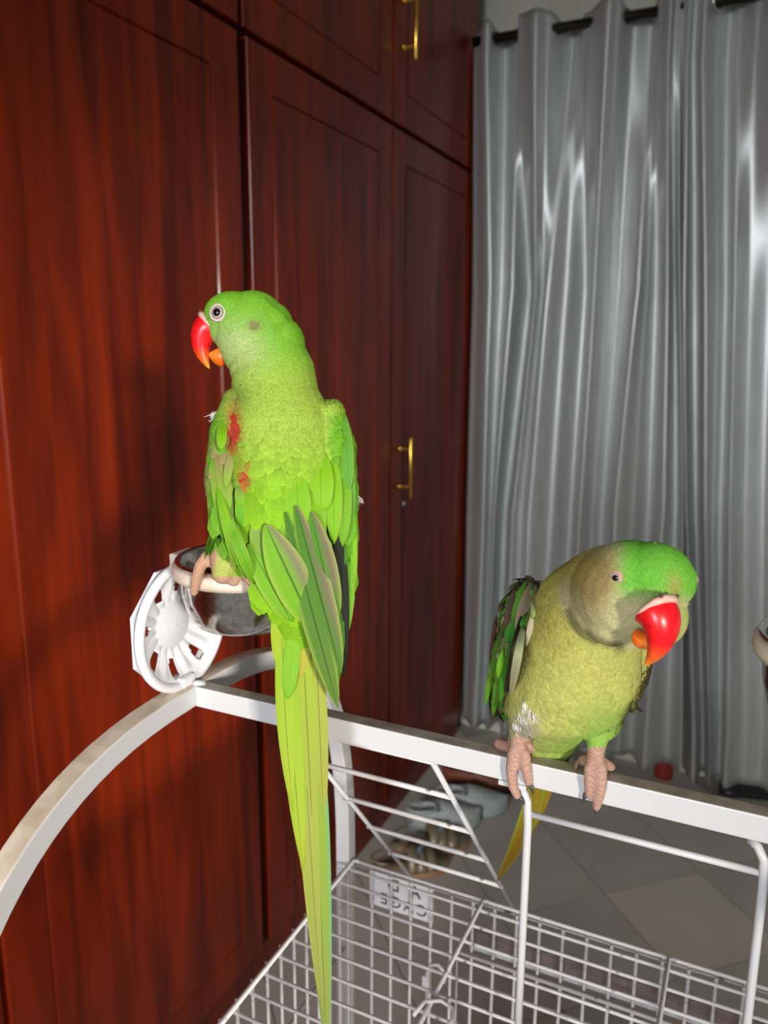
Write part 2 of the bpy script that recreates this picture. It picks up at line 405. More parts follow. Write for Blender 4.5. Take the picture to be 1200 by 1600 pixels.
for z in (.66, .50, .34):
    tube('cross_wire', [(X0, YB+.006, z), (X1, YB+.006, z)], .002, WIRE, cg)
    tube('cross_wire', [(X0-.006, YFR, z), (X0-.006, YB, z)], .002, WIRE, cg)
    tube('cross_wire', [(X1+.006, YFR, z), (X1+.006, YB, z)], .002, WIRE, cg)
box('tray', (X0-.004, YFR-.004, ZB-.04), (X1+.004, YB+.004, ZB), PAINT, cg, .004)
# feeder door frame with hook latch on the rear panel
dx0, dx1, dz0, dz1 = -.262, .06, .60, .705
tube('feeder_door_frame', [(dx0, YB-.004, dz0), (dx1, YB-.004, dz0), (dx1, YB-.004, dz1), (dx0, YB-.004, dz1)], .0022, WIRE, cg, 8, True)
xl = onpl(680, 1530, 1, YB-.012)
tube('latch', [xl+np.array(q) for q in [(.012, 0, 0), (.012, 0, .014), (.004, 0, .021), (-.006, 0, .018), (-.01, 0, .006), (-.01, 0, -.03)]], .0022, WIRE, cg)
box('latch_sleeve', xl+np.array([-.016, -.003, -.018]), xl+np.array([-.007, .003, .0]), WIRE, cg, .001)
xk = onpl(690, 1592, 2, ZR)
tube('roof_loop', [xk+np.array(q) for q in [(-.024, -.012, .004), (-.02, .006, .006), (-.006, .014, .006), (.008, .010, .006), (.012, -.004, .006), (.008, -.014, .004)]], .002, WIRE, cg)
PERCHW = mat('perch_wood', (.2, .15, .14), .7); noise_col(PERCHW, 20, (1, 8, 8), (.15, .11, .105), (.25, .19, .18))
pa, pb = onpl(735, 1500, 1, YB+.014), onpl(1100, 1575, 1, YB+.014)
box('feeder_flap', (pa[0], YB+.010, pb[2]-.012), (X1-.02, YB+.018, pb[2]+.008), PERCHW, cg, .002)
box('feeder_flap_edge', (pa[0], YB+.008, pb[2]-.019), (X1-.02, YB+.018, pb[2]-.013), PAINT, cg, .001)
# name plate on the rear panel, lettering faces backwards so it reads mirrored from inside
pl0, pl1 = onpl(578, 1352, 1, YB+.007), onpl(677, 1432, 1, YB+.007)
npx0, npx1 = pl0[0], pl1[0]; npz1, npz0 = .770, .722
box('name_plate', (npx0, YB+.006, npz0), (npx1, YB+.0075, npz1), PLAST, cg, .0005)
def letters(txt, size, xc, zc, y):
    cu = bpy.data.curves.new('t', 'FONT'); cu.body = txt; cu.size = size; cu.align_x = 'CENTER'; cu.align_y = 'CENTER'; cu.extrude = .0004; cu.space_character = 1.25
    o = bpy.data.objects.new('t', cu); COL.objects.link(o)
    dg = bpy.context.evaluated_depsgraph_get(); dg.update()
    me = bpy.data.meshes.new_from_object(o.evaluated_get(dg)); bpy.data.objects.remove(o)
    for q in me.vertices: q.co = (xc-q.co.x, y+q.co.z, zc+q.co.y)
    me.flip_normals(); me.name = 'plate_lettering'; me.materials.append(DARKTXT)
    r = bpy.data.objects.new('plate_lettering', me); COL.objects.link(r); r.parent = cg; r.matrix_parent_inverse = Matrix.Translation(-Vector(cg.location))
letters('A D', .023, (npx0+npx1)/2+.004, .7575, YB+.0056)
letters('CAGE', .021, (npx0+npx1)/2+.004, .7345, YB+.0056)
# ladder from the rail down to the rear roof edge
la, lb = np.array([0, YR1+.002, ZA-TB-.003]), np.array([0, YB-.002, ZR+.006])
ld = thing('wire_ladder', 'white wire ladder sloping from the cage rail down to the roof edge', 'ladder', (-.262, YB, ZR))
lp = lambda s, x: np.array([x, 0, 0])+la*(1-s)+lb*s
XL0, XL1 = -.3255, -.199
for x in (XL0, XL1): tube('ladder_side', [lp(0, x), lp(1, x)], .0023, PAINT, ld, 8)
r_ = tube('rung', [lp(.03, XL0-.004), lp(.03, XL1+.002)], .0023, WIRE, ld, 8)
for s in (.205, .405, .60, .805):
    share('rung', r_, tuple((lp(s, 0)-lp(.03, 0))), ld)
# wire frame hanging under the rail
hf = thing('hanging_wire_frame', 'white wire frame of two upright rods and a crossbar under the perch rail', 'wire frame', (-.045, YC, ZR))
hx0, hx1 = -.1185, .030
for x in (hx0, hx1):
    tube('upright_rod', [(x-.010, YR0+.006, ZA-TB-.003), (x-.005, YR0+.003, ZA-TB-.005), (x-.001, YR0+.001, ZA-TB-.012), (x, YR0+.001, ZA-TB-.03), (x, YR0+.001, ZR+.004)], .0029, PAINT, hf, 10)
tube('crossbar', [(hx0, YR0+.002, 1.0845), (hx1, YR0+.002, 1.0845)], .0023, PAINT, hf, 8)
box('rail_clip', (hx0-.022, YR0-.001, ZA-TB-.0035), (hx0-.002, YR1, ZA-TB), PAINT, hf, .0008)
# ------------------------------------------------------------------ feeding bowls with shell guards
def bowl_set(cx, side, label):
    """side=-1: guard plate on the low-x side of the bowl"""
    cy, zr = .488, 1.241
    t_ = thing('feeding_bowl', label, 'bowl', (cx+side*.063, YC, ZA), 'steel feeding bowls clamped on the cage arches')
    prof = [(0, -.052), (.028, -.052), (.038, -.049), (.0445, -.040), (.048, -.026), (.0495, -.004), (.052, .0005), (.0525, .002), (.051, .003), (.0475, .0005), (.0465, -.02), (.043, -.038), (.034, -.046), (0, -.0475)]
    obj('cup', *lathevf(prof, 56, (cx, cy, zr)), STEEL, t_)
    ang = np.linspace(0, 2*math.pi, 56, endpoint=False)
    V, Fc = [], []
    prf = [(.0500, -.0105), (.0535, -.011), (.0552, -.007), (.0548, -.002), (.052, -.0002), (.0500, -.002)]
    v, f = lathevf(prf+[prf[0]], 56, (cx, cy, zr)); obj('holder_ring', v, f, PLAST_AGED, t_)
    # guard: dished, ribbed disc with slots, standing on the arch
    gx = cx+side*.066; gy, gz, R = .490, 1.1755, .053
    nr, na = 24, 216; V, Fc = [], []
    def hgt(r, a):
        h = -.014*(1-r*r)
        if r < .42: h += .009*(1-(r/.42)**2)
        if .40 < r < .92: h += .0022*math.cos(a*18)*math.sin((r-.40)/.52*math.pi)
        return h
    for i in range(nr+1):
        r = i/nr
        for k in range(na):
            a = 2*math.pi*k/na
            V.append((gx-side*(hgt(r, a)), gy+R*.93*r*math.cos(a), gz+R*.93*r*math.sin(a)))
    for i in range(nr):
        for k in range(na):
            a = 360*(k+.5)/na; r = (i+.5)/nr
            if .60 < r < .93 and abs(((a+10+22.5) % 45)-22.5) < (6.6 if .66 < r < .89 else 4.2): continue
            k2 = (k+1) % na; Fc.append((i*na+k, i*na+k2, (i+1)*na+k2, (i+1)*na+k))
    o = obj('guard_shell', V, Fc, PLAST, t_); md = o.modifiers.new('s', 'SOLIDIFY'); md.thickness = .0016
    tube('guard_rim', [(gx-side*.001, gy+R*.97*math.cos(a), gz+R*.97*math.sin(a)) for a in ang], .0042, PLAST, t_, 8, True)
    oc = [math.radians(22.5+45*k) for k in range(8)]
    V = []
    for dx in (.005, .008):
        for rr in (R*1.025, R*.9): V += [(gx+side*dx, gy+rr*math.cos(a), gz+rr*math.sin(a)) for a in oc]
    Fc = []
    for k in range(8):
        k2 = (k+1) % 8
        Fc += [(k, k2, 8+k2, 8+k), (16+k, 24+k, 24+k2, 16+k2), (k, 16+k, 16+k2, k2), (8+k, 8+k2, 24+k2, 24+k)]
    obj('guard_flange', V, Fc, PLAST, t_, smooth=False)
    box('ring_bracket', (min(gx, gx-side*.016), gy-.012, zr-.014), (max(gx, gx-side*.016), gy+.012, zr-.001), PLAST_AGED, t_, .002)
    tube('clamp_screw', [(gx+side*.004, gy, gz), (gx+side*.016, gy, gz)], .006, PLAST, t_, 12)
    box('clamp_foot', (gx-.006, gy-.008, ZA-.001), (gx+.006, gy+.008, ZA+.008), PLAST, t_, .002)
    return cx, cy, zr
BL = bowl_set(-.349, -1, 'steel feeding bowl with a white slotted shell guard, a parakeet perched on its rim')
bowl_set(.0645, 1, 'steel feeding bowl with beige ring beside the forward-leaning parakeet')
#BIRDS
# ------------------------------------------------------------------ birds
def attr_mat(name, rough, bump_scale, bump, sheen=.3, wave=0):
    mt = mat(name, (.3, .5, .1), rough, spec=.25, sheen=sheen)
    b = mt.node_tree.nodes['Principled BSDF']
    at = nd(mt, 'ShaderNodeAttribute'); at.attribute_name = 'tint'
    tc = nd(mt, 'ShaderNodeTexCoord'); nz = nd(mt, 'ShaderNodeTexNoise'); nz.inputs['Scale'].default_value = bump_scale; nz.inputs['Detail'].default_value = 3
    if wave:
        mp = nd(mt, 'ShaderNodeMapping'); mp.inputs['Scale'].default_value = (7, 90, 1); mp.inputs['Rotation'].default_value = (0, 0, .5)
        lk(mt, tc.outputs['UV'], mp.inputs['Vector']); lk(mt, mp.outputs[0], nz.inputs['Vector']); nz.inputs['Scale'].default_value = 1.0
    else: lk(mt, tc.outputs['Object'], nz.inputs['Vector'])
    mr = nd(mt, 'ShaderNodeMapRange'); mr.inputs['From Min'].default_value = .3; mr.inputs['From Max'].default_value = .7; mr.inputs['To Min'].default_value = .78; mr.inputs['To Max'].default_value = 1.16
    lk(mt, nz.outputs['Fac'], mr.inputs['Value'])
    mx = nd(mt, 'ShaderNodeVectorMath', operation='SCALE'); lk(mt, at.outputs['Color'], mx.inputs[0]); lk(mt, mr.outputs[0], mx.inputs['Scale'])
    lk(mt, mx.outputs[0], b.inputs['Base Color'])
    bp = nd(mt, 'ShaderNodeBump'); bp.inputs['Strength'].default_value = bump; bp.inputs['Distance'].default_value = .0006
    lk(mt, nz.outputs['Fac'], bp.inputs['Height']); lk(mt, bp.outputs[0], b.inputs['Normal'])
    return mt
SKINM = attr_mat('bird_body', .8, 900, .5, 0.)
PLUMEM = attr_mat('small_feathers', .75, 1500, .25, 0.)
FEATHERM = attr_mat('large_feather', .55, 1, .35, 0., wave=1)
BEAKM = attr_mat('beak_horn', .3, 260, .06, 0.)
BEAKM.node_tree.nodes['Principled BSDF'].inputs['Specular IOR Level'].default_value = .5
IRIS = mat('iris_pale', (.50, .43, .39), .4); RING = mat('eye_ring', (.58, .48, .43), .7); RINGP = mat('eye_ring_pink', (.60, .30, .25), .6)
PUPIL = mat('pupil', (.004, .004, .004), .08); CLAW = mat('claw', (.06, .05, .05), .4); CEREM = mat('cere_skin', (.66, .42, .34), .55); NOSTRIL = mat('nostril', (.12, .03, .02), .7)
DOWN = mat('white_down', (.8, .76, .72), .9)
def set_tint(me, cols):
    ca_ = me.color_attributes.new('tint', 'FLOAT_COLOR', 'POINT')
    a = np.ones((len(me.vertices), 4), np.float32); a[:, :3] = cols; ca_.data.foreach_set('color', a.ravel())
CAMM = np.array([RT, UP, -FWD]).T
def blob(p):
    """ellipsoid: px, py, t, rx, ry, rz in picture pixels at that depth, rotation in the picture plane"""
    x, y, t, rx, ry, rz = p[:6]; rot = p[6] if len(p) > 6 else 0
    k = t/F; a = math.radians(rot)
    Rm = CAMM@np.array([[math.cos(a), -math.sin(a), 0], [math.sin(a), math.cos(a), 0], [0, 0, 1]])
    return spherevf(P3(x, y, t), (rx*k, ry*k, rz*k), 20, 12, Rm)
def chain(st, n=5):
    out = []
    for a, b_ in zip(st[:-1], st[1:]):
        for i in range(n+1):
            u = i/n; out.append(blob([p*(1-u)+q*u for p, q in zip(a, b_)]))
    return out
def limb(st, n=5):
    out = []
    for (p, r), (q, s_) in zip(st[:-1], st[1:]):
        for i in range(n+1):
            u = i/n; out.append(spherevf(np.array(p)*(1-u)+np.array(q)*u, r*(1-u)+s_*u, 12, 8))
    return out
def fuse(name, parts, parent, material, voxel=.0011, smooth=14):
    v, f = merge(parts); o = obj(name, v, f, None, None)
    r = o.modifiers.new('r', 'REMESH'); r.mode = 'VOXEL'; r.voxel_size = voxel
    s_ = o.modifiers.new('s', 'SMOOTH'); s_.iterations = smooth; s_.factor = .5
    dg = bpy.context.evaluated_depsgraph_get(); dg.update()
    me = bpy.data.meshes.new_from_object(o.evaluated_get(dg)); old = o.data
    o.modifiers.clear(); o.data = me; me.name = name; bpy.data.meshes.remove(old)
    me.materials.append(material); me.polygons.foreach_set('use_smooth', [True]*len(me.polygons))
    o.parent = parent; o.matrix_parent_inverse = Matrix.Translation(-Vector(parent.location))
    co = np.empty(len(me.vertices)*3, np.float32); me.vertices.foreach_get('co', co); co = co.reshape(-1, 3).astype(float)
    bvh = BVHTree.FromPolygons([tuple(c) for c in co], [tuple(p.vertices) for p in me.polygons])
    return o, me, co, bvh
def projv(co):
    d = co-C; z = d@FWD; return 600+F*(d@RT)/z, 800-F*(d@UP)/z, z
def mixc(a, b_, u): u = np.clip(u, 0, 1)[:, None]; return a*(1-u)+b_*u
def sstep(x, a, b_): u = np.clip((x-a)/(b_-a), 0, 1); return u*u*(3-2*u)
def gauss(px_, py_, x, y, rx, ry): return np.exp(-((px_-x)/rx)**2-((py_-y)/ry)**2)
def hit_t(bvh, x, y):
    d = Vector(ray(x, y)); h = bvh.ray_cast(Vector(C), d.normalized())
    if h[0] is None: return None
    return proj(h[0])[2]
VS = [-1, -.62, -.1, 0, .1, .62, 1]
def feather(name, parent, bvh, root, tip, wpx, base, tipc=None, off=.002, inner=None, side=1, t0=None, t1=None, bend=0., edge=None, shaft=.45, point=.5, rows=16, curl=.0012, rootoff=None):
    root = np.array(root, float); tip = np.array(tip, float); d = tip-root; L = np.linalg.norm(d); d /= L; nrm = np.array([-d[1], d[0]])
    if tipc is None: tipc = base
    ss = [i/rows for i in range(rows+1)]
    cen = [root+d*L*s+nrm*bend*math.sin(math.pi*s) for s in ss]
    hs = [hit_t(bvh, *c_) for c_ in cen] if bvh else [None]*len(cen)
    ta = t0 if t0 is not None else (hs[0]-(off if rootoff is None else rootoff) if hs[0] else None)
    good = [i for i, h in enumerate(hs) if h]
    if ta is None: ta = hs[good[0]]-off if good else (t1 if t1 is not None else .54)
    tb = t1 if t1 is not None else (hs[-1]-off if hs[-1] else (hs[good[-1]]-off if good else ta))
    V, cols, uv = [], [], []
    viol = max([0.]+[((ta*(1-s)+tb*s)-(h-off))/max(max(math.sin(math.pi*s), 0)**.7, .35) for s, h in zip(ss, hs) if h and (.05 if rootoff is None else .45) < s < .95]) if t0 is None else 0.
    for i, s in enumerate(ss):
        t = ta*(1-s)+tb*s-viol*max(math.sin(math.pi*s), 0)**.7
        if s < .5: wf = .12+.88*math.sin(min(s/.5, 1)*math.pi/2)**.8
        else: q = (s-.5)/.5; wf = max(1-q**(1.2+2.2*(1-point)), 0)**(.5+.35*point)
        wf = max(wf, .03)
        for v in VS:
            p = cen[i]+nrm*v*wpx/2*wf
            tt = t+curl*(v*v)*(1 if s > .02 else .3)
            V.append(P3(p[0], p[1], tt))
            c_ = base*(1-s)+tipc*s
            if inner is not None:
                u = min(max((v*side-.05)/.35, 0), 1)*(1-min(max((s-.60)/.3, 0), 1)); c_ = c_*(1-u)+inner*u
            if edge is not None and abs(v) > .9: c_ = c_*.45+edge*.55
            if v == 0: c_ = c_*shaft
            cols.append(c_); uv.append((s*L/60, v))
    n = len(VS); Fc = []
    for i in range(rows):
        for k in range(n-1): Fc.append((i*n+k, i*n+k+1, (i+1)*n+k+1, (i+1)*n+k))
    o = obj(name, V, Fc, FEATHERM, parent); me = o.data
    set_tint(me, np.clip(np.array(cols), 0, 1))
    ul = me.uv_layers.new(name='uv')
    for lp_ in me.loops: ul.data[lp_.index].uv = uv[lp_.vertex_index]
    return o
def plumage(parent, me, co, colf, sizef, flowf, N, skip):
    nf = len(me.polygons); cen = np.empty(nf*3, np.float32); me.polygons.foreach_get('center', cen); cen = cen.reshape(-1, 3).astype(float)
    nr = np.empty(nf*3, np.float32); me.polygons.foreach_get('normal', nr); nr = nr.reshape(-1, 3).astype(float)
    idx = RNG.choice(nf, min(N*3, nf), replace=False); cen, nr = cen[idx], nr[idx]
    x, y, z = projv(cen)
    ln, wd_ = sizef(x, y, cen)
    prob = np.clip((.0034/ln)**2, .035, 1); keep = (RNG.random(len(x)) < prob) & ~skip(x, y, cen)
    cen, nr, x, y, ln, wd_ = cen[keep], nr[keep], x[keep], y[keep], ln[keep], wd_[keep]
    fl_ = flowf(x, y, cen); fl_ = fl_-nr*np.sum(fl_*nr, 1)[:, None]; fl_ /= np.linalg.norm(fl_, axis=1)[:, None]+1e-9
    sd = np.cross(nr, fl_); a = RNG.normal(0, .16, len(x))[:, None]
    fl2 = fl_*np.cos(a)+sd*np.sin(a); sd = np.cross(nr, fl2)
    cols = colf(x, y, cen)*(RNG.uniform(.86, 1.12, len(x))[:, None])
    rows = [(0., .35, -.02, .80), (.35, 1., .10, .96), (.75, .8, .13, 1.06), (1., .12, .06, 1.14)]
    n = len(x); V = np.zeros((n, 12, 3)); Cc = np.zeros((n, 12, 3))
    for r, (s, wf, hh, cb) in enumerate(rows):
        for k, v in enumerate((-1, 0, 1)):
            V[:, r*3+k] = cen+fl2*(s*ln)[:, None]+sd*(v*wf*wd_/2)[:, None]+nr*((hh-(.05*abs(v)))*np.minimum(ln, .008)*.9+.0002)[:, None]
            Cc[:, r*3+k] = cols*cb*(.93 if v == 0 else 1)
    base = np.array([(r*3+k, r*3+k+1, r*3+k+4, r*3+k+3) for r in range(3) for k in range(2)])
    Fc = (base[None]+(np.arange(n)*12)[:, None, None]).reshape(-1, 4)
    m2 = bpy.data.meshes.new('plumage'); m2.from_pydata(V.reshape(-1, 3).tolist(), [], Fc.tolist()); m2.update()
    m2.polygons.foreach_set('use_smooth', [True]*len(m2.polygons)); m2.materials.append(PLUMEM); set_tint(m2, np.clip(Cc.reshape(-1, 3), 0, 1))
    o = bpy.data.objects.new('plumage', m2); COL.objects.link(o); o.parent = parent; o.matrix_parent_inverse = Matrix.Translation(-Vector(parent.location)); o['kind'] = 'stuff'
    return o
def down_tuft(name, parent, p, dirv, n, ln):
    parts = []
    for i in range(n):
        d = np.array(dirv)+RNG.normal(0, .22, 3); d /= np.linalg.norm(d)
        q = p+RNG.normal(0, ln*.18, 3); e_ = RNG.normal(0, ln*.06, 3); parts.append(tubevf([q, q+d*ln*.4+e_, q+d*ln*.8+e_*.5, q+d*ln-e_], [.00016, .00022, .00016, .0001], 4))
    return obj(name, *merge(parts), DOWN, parent)
def beak(parent, O, f, u, s, mm, wide=1.0, low=(0, 0, 1.0)):
    """O = eye-level point on the head's mid plane above the bill base; profile in millimetres (forward, up)"""
    def pt(a, b_, c_=0): return np.array(O)+(f*a+u*b_+s*c_)*mm*.001
    def loft(name, st, cfun):
        n = 20; V, Fc, cols = [], [], []
        for i, (a, b_, hr, wr, ang) in enumerate(st):
            ca2, sa2 = math.cos(math.radians(ang)), math.sin(math.radians(ang))
            for k in range(n):
                q = 2*math.pi*k/n; e = math.cos(q)*hr; c_ = math.sin(q)*wr*wide
                V.append(pt(a+e*ca2, b_+e*sa2, c_)); cols.append(cfun(i/(len(st)-1)))
        for i in range(len(st)-1):
            for k in range(n):
                k2 = (k+1) % n; Fc.append((i*n+k, i*n+k2, (i+1)*n+k2, (i+1)*n+k))
        Fc.append(tuple(range(n))[::-1]); Fc.append(tuple((len(st)-1)*n+k for k in range(n)))
        bm = bmesh.new(); vs = [bm.verts.new(q) for q in V]
        for q in Fc: bm.faces.new([vs[i] for i in q])
        bmesh.ops.recalc_face_normals(bm, faces=bm.faces[:]); me = bpy.data.meshes.new(name); bm.to_mesh(me); bm.free()
        me.polygons.foreach_set('use_smooth', [True]*len(me.polygons)); me.materials.append(BEAKM); set_tint(me, np.array(cols))
        o = bpy.data.objects.new(name, me); COL.objects.link(o); o.parent = parent; o.matrix_parent_inverse = Matrix.Translation(-Vector(parent.location))
        md = o.modifiers.new('sub', 'SUBSURF'); md.levels = 1; md.render_levels = 2
        return o
    red, org_, yel, tipy = lin(226, 22, 30), lin(240, 95, 25), lin(240, 160, 50), lin(225, 185, 110)
    def cu(s_): return red if s_ < .5 else (red*(1-(s_-.5)/.22)+org_*((s_-.5)/.22) if s_ < .72 else org_*(1-(s_-.72)/.28)+yel*((s_-.72)/.28))
    up_ = loft('upper_beak', [(3, -8, 11.5, 9.5, 62), (7.5, -9.5, 11.2, 9.6, 47), (11.0, -13.5, 9.6, 8.8, 28), (12.4, -18.5, 8.0, 7.4, 10), (12.6, -23.5, 6.4, 5.9, -2), (11.8, -28.5, 4.8, 4.4, -10), (10.0, -33.0, 3.1, 3.0, -18), (7.9, -36.6, 1.5, 1.5, -24), (6.6, -38.6, .4, .4, -28)], cu)
    def cl(s_): return lin(236, 92, 16)*(1-s_)+lin(240, 160, 60)*s_
    loft('lower_beak', [(a+low[0], b_+low[1], c_*low[2], d_*low[2], e_) for a, b_, c_, d_, e_ in [(-7, -29.5, 9.0, 7.6, 108), (-2.5, -29.5, 8.0, 7.2, 106), (1.2, -29.6, 6.2, 6.2, 104), (4.2, -29.2, 4.0, 4.6, 102), (6.2, -28.6, 2.0, 2.8, 100), (7.2, -28.2, .6, 1.2, 100)]], cl)
    c_ = tubevf([pt(4.0, -11, 9.8*wide), pt(7.2, -7.2, 8.8*wide), pt(10.3, -2.8, 6.3*wide), pt(12.0, -.6, 2.5*wide), pt(12.0, -.6, -2.5*wide), pt(10.3, -2.8, -6.3*wide), pt(7.2, -7.2, -8.8*wide), pt(4.0, -11, -9.8*wide)], [.0005*mm, .0013*mm, .0021*mm, .0024*mm, .0024*mm, .0021*mm, .0013*mm, .0005*mm], 8)
    ce = obj('cere', *c_, CEREM, parent)
    for sg in (-1, 1):
        n_ = obj('nostril', *spherevf(pt(12.0, .9, sg*5.0*wide), .0011*mm, 10, 6), NOSTRIL, None); n_.parent = ce
def eye(parent, p, nrm, r, ringm, squash=1.0):
    nrm = np.array(nrm)/np.linalg.norm(nrm); a = np.cross(nrm, UP); a /= np.linalg.norm(a); b_ = np.cross(nrm, a); M = np.array([a, b_, nrm]).T
    e = obj('eye', *spherevf(p, (r*.74, r*.74, r*.5), 20, 12, M), IRIS, parent)
    ang = np.linspace(0, 2*math.pi, 28, endpoint=False)
    for nm, rr, tk, mt, hz in (('eye_ring', r*.86, r*.19, ringm, .10), ('eyelid', r*.67, r*.045, mat('eyelid_line', (.30, .22, .19), .6), .36)):
        o = obj(nm, *tubevf([p+(a*math.cos(q)*squash+b_*math.sin(q))*rr+nrm*r*hz for q in ang], tk, 8, True), mt, None); o.parent = e
    o = obj('pupil', *spherevf(p+nrm*r*.36, (r*.47, r*.47, r*.2), 18, 10, M), PUPIL, None); o.parent = e
def claw(parent, p, d, L=.008):
    d = np.array(d)/np.linalg.norm(d); dn = np.array([0, 0, -1.])
    tube('claw', [p, p+d*L*.4, p+d*L*.7+dn*L*.2, p+d*L*.8+dn*L*.6], [.0018, .0016, .001, .0003], CLAW, parent, 8)
G = lambda r, g, b_, k=.70: lin(r, g, b_, k)
# ================= parakeet seen from behind, on the bowl rim
T1 = .560
A = thing('parakeet', 'green parakeet seen from behind on the steel bowl rim, red shoulder patch, long hanging tail', 'parakeet', tuple(P3(345, 900, .60)))
parts = []
parts += chain([(392, 512, .568, 60, 56, 48), (404, 540, .566, 60, 55, 50)], 3)
parts += [blob((358, 508, .568, 34, 36, 33)), blob((366, 492, .568, 46, 35, 40)), blob((395, 492, .568, 46, 36, 42)), blob((424, 512, .568, 34, 40, 42)), blob((440, 540, .567, 36, 44, 44)), blob((376, 548, .567, 28, 32, 36)), blob((383, 570, .566, 24, 34, 38))]
parts += chain([(412, 545, .566, 61, 50, 50), (427, 580, .565, 64, 50, 56), (431, 620, .564, 67, 50, 64), (437, 670, .562, 88, 56, 78), (441, 730, .560, 96, 60, 86), (447, 790, .559, 93, 60, 84), (453, 850, .558, 82, 60, 72), (462, 910, .558, 62, 55, 52), (468, 960, .558, 46, 45, 34), (470, 1000, .558, 36, 40, 18)], 7)
# folded wings
parts += chain([(372, 628, .556, 22, 24, 26), (357, 680, .552, 27, 40, 34), (350, 740, .549, 26, 45, 36), (360, 800, .546, 27, 45, 32), (385, 860, .544, 30, 40, 24), (420, 900, .543, 34, 36, 17)], 6)
parts += chain([(516, 648, .556, 22, 24, 26), (527, 700, .552, 27, 40, 34), (530, 770, .549, 26, 45, 34), (530, 840, .546, 24, 45, 28), (528, 910, .545, 20, 40, 20), (525, 960, .545, 15, 32, 12)], 6)
# thighs, shanks and toes gripping the rim
rim = lambda x, y, dz=.004: onpl(x, y, 2, 1.244+dz)
def rimt(x, y, rad=.0556):
    d = ray(x, y)[:2]; o_ = C[:2]-np.array(BL[:2]); aa = d@d; bb = 2*d@o_; cc = o_@o_-rad*rad
    return (-bb-math.sqrt(max(bb*bb-4*aa*cc, 0)))/(2*aa)
r1, r2 = rimt(340, 890), rimt(372, 898)
parts += limb([(P3(380, 800, .566), .016), (P3(358, 845, min(.564, r1)), .0125), (P3(351, 872, r1-.002), .0105), (P3(348, 896, r1-.005), .0078)], 6)
parts += limb([(P3(430, 820, .570), .018), (P3(400, 865, .568), .0095), (P3(376, 890, r2), .0062)], 6)
tA = [(P3(345, 894, r1-.002), .0055), (P3(334, 874, r1+.003), .0050), (P3(324, 870, r1+.002), .0048), (P3(313, 884, rimt(313, 884)-.003), .0045), (P3(307, 905, rimt(307, 905)-.003), .0041), (P3(303, 925, rimt(303, 925)-.002), .0034)]
tB = [(P3(347, 896, r1-.003), .0050), (P3(357, 903, rimt(357, 903)-.004), .0044), (P3(366, 909, rimt(366, 909)-.003), .0038)]
tC = [(P3(374, 892, r2-.002), .0048), (P3(386, 900, rimt(386, 900)-.003), .0042), (P3(393, 910, rimt(393, 910)-.003), .0036)]
tD = [(P3(347, 890, r1), .0048), (P3(352, 878, r1+.02), .0042), (P3(352, 886, r1+.03), .0036)]
for q in (tA, tB, tC, tD): parts += limb(q, 6)
bo, bme, bco, bbvh = fuse('body', parts, A, SKINM)
def colA(x, y, p):
    n = len(x); z_ = projv(p)[2]
    crown, cheek, neck, low = G(132, 204, 44), G(196, 218, 140), G(182, 210, 84), G(148, 204, 32)
    c_ = np.tile(crown, (n, 1))
    c_ = mixc(c_, np.tile(cheek, (n, 1)), np.clip(1.25*gauss(x, y, 362, 552, 50, 46), 0, .95))
    c_ = mixc(c_, np.tile(neck, (n, 1)), sstep(y, 520, 610)*.9)
    c_ = mixc(c_, np.tile(low, (n, 1)), sstep(y, 650, 760))
    wing = np.maximum(sstep(-x, -392, -360), sstep(x, 505, 530))*sstep(y, 615, 660)
    c_ = mixc(c_, np.tile(G(112, 184, 34), (n, 1)), wing)
    c_ = mixc(c_, np.tile(G(120, 150, 60), (n, 1)), gauss(x, y, 370, 618, 22, 16)*.8)
    c_ = mixc(c_, np.tile(G(205, 34, 44), (n, 1)), np.clip(1.6*gauss(x, y, 367, 664, 11, 30)+1.4*gauss(x, y, 386, 728, 8, 15), 0, .93)*(RNG.random(n) < .9))
    c_ = mixc(c_, np.tile(G(175, 135, 105), (n, 1)), np.clip(1.1*gauss(x, y, 345, 725, 20, 45), 0, .75)*(RNG.random(n) < .6))
    c_ = mixc(c_, np.tile(G(150, 130, 95), (n, 1)), np.clip(1.3*gauss(x, y, 393, 508, 8, 7), 0, .8))
    nl = np.abs((y-470)-(x-415)*.82)
    c_ = mixc(c_, np.tile(G(70, 95, 40), (n, 1)), .4*np.exp(-(nl/3.0)**2)*((x > 408) & (x < 446)))
    c_ = mixc(c_, np.tile(G(206, 214, 110), (n, 1)), sstep(y, 838, 850)*sstep(-x, -372, -362))
    toe = np.maximum(sstep(-(x+.25*(y-870)), -342, -336)*(y > 856), sstep(y, 898, 904)*(x < 400))
    c_ = mixc(c_, np.tile(G(226, 178, 148), (n, 1)), toe*1.0)
    return c_
xa, ya, za = projv(bco); set_tint(bme, colA(xa, ya, bco)*.88)
bk0 = P3(322, 510, .568)
def flowA(x, y, p):
    d = p-bk0; d /= np.linalg.norm(d, axis=1)[:, None]; dn = np.array([.04, .0, -1.])
    u = sstep(y, 540, 640)[:, None]; return d*(1-u)+dn*u
def sizeA(x, y, p):
    ln = .0030+.0020*sstep(y, 540, 620)+.0085*sstep(y, 640, 740)+.006*sstep(y, 740, 800); return ln, ln*(.62+.1*sstep(y, 640, 740))
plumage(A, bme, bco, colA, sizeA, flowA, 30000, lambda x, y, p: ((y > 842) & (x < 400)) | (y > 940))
# head details
fA, uA, sA = -RT, UP, -FWD
OA = P3(342, 491, .568)
beak(A, OA, fA, uA, sA, 1.02)
te = hit_t(bbvh, 341, 489); eye(A, P3(341, 489, te+.0008), -FWD+RT*-.25, 14*.55/F, RING)
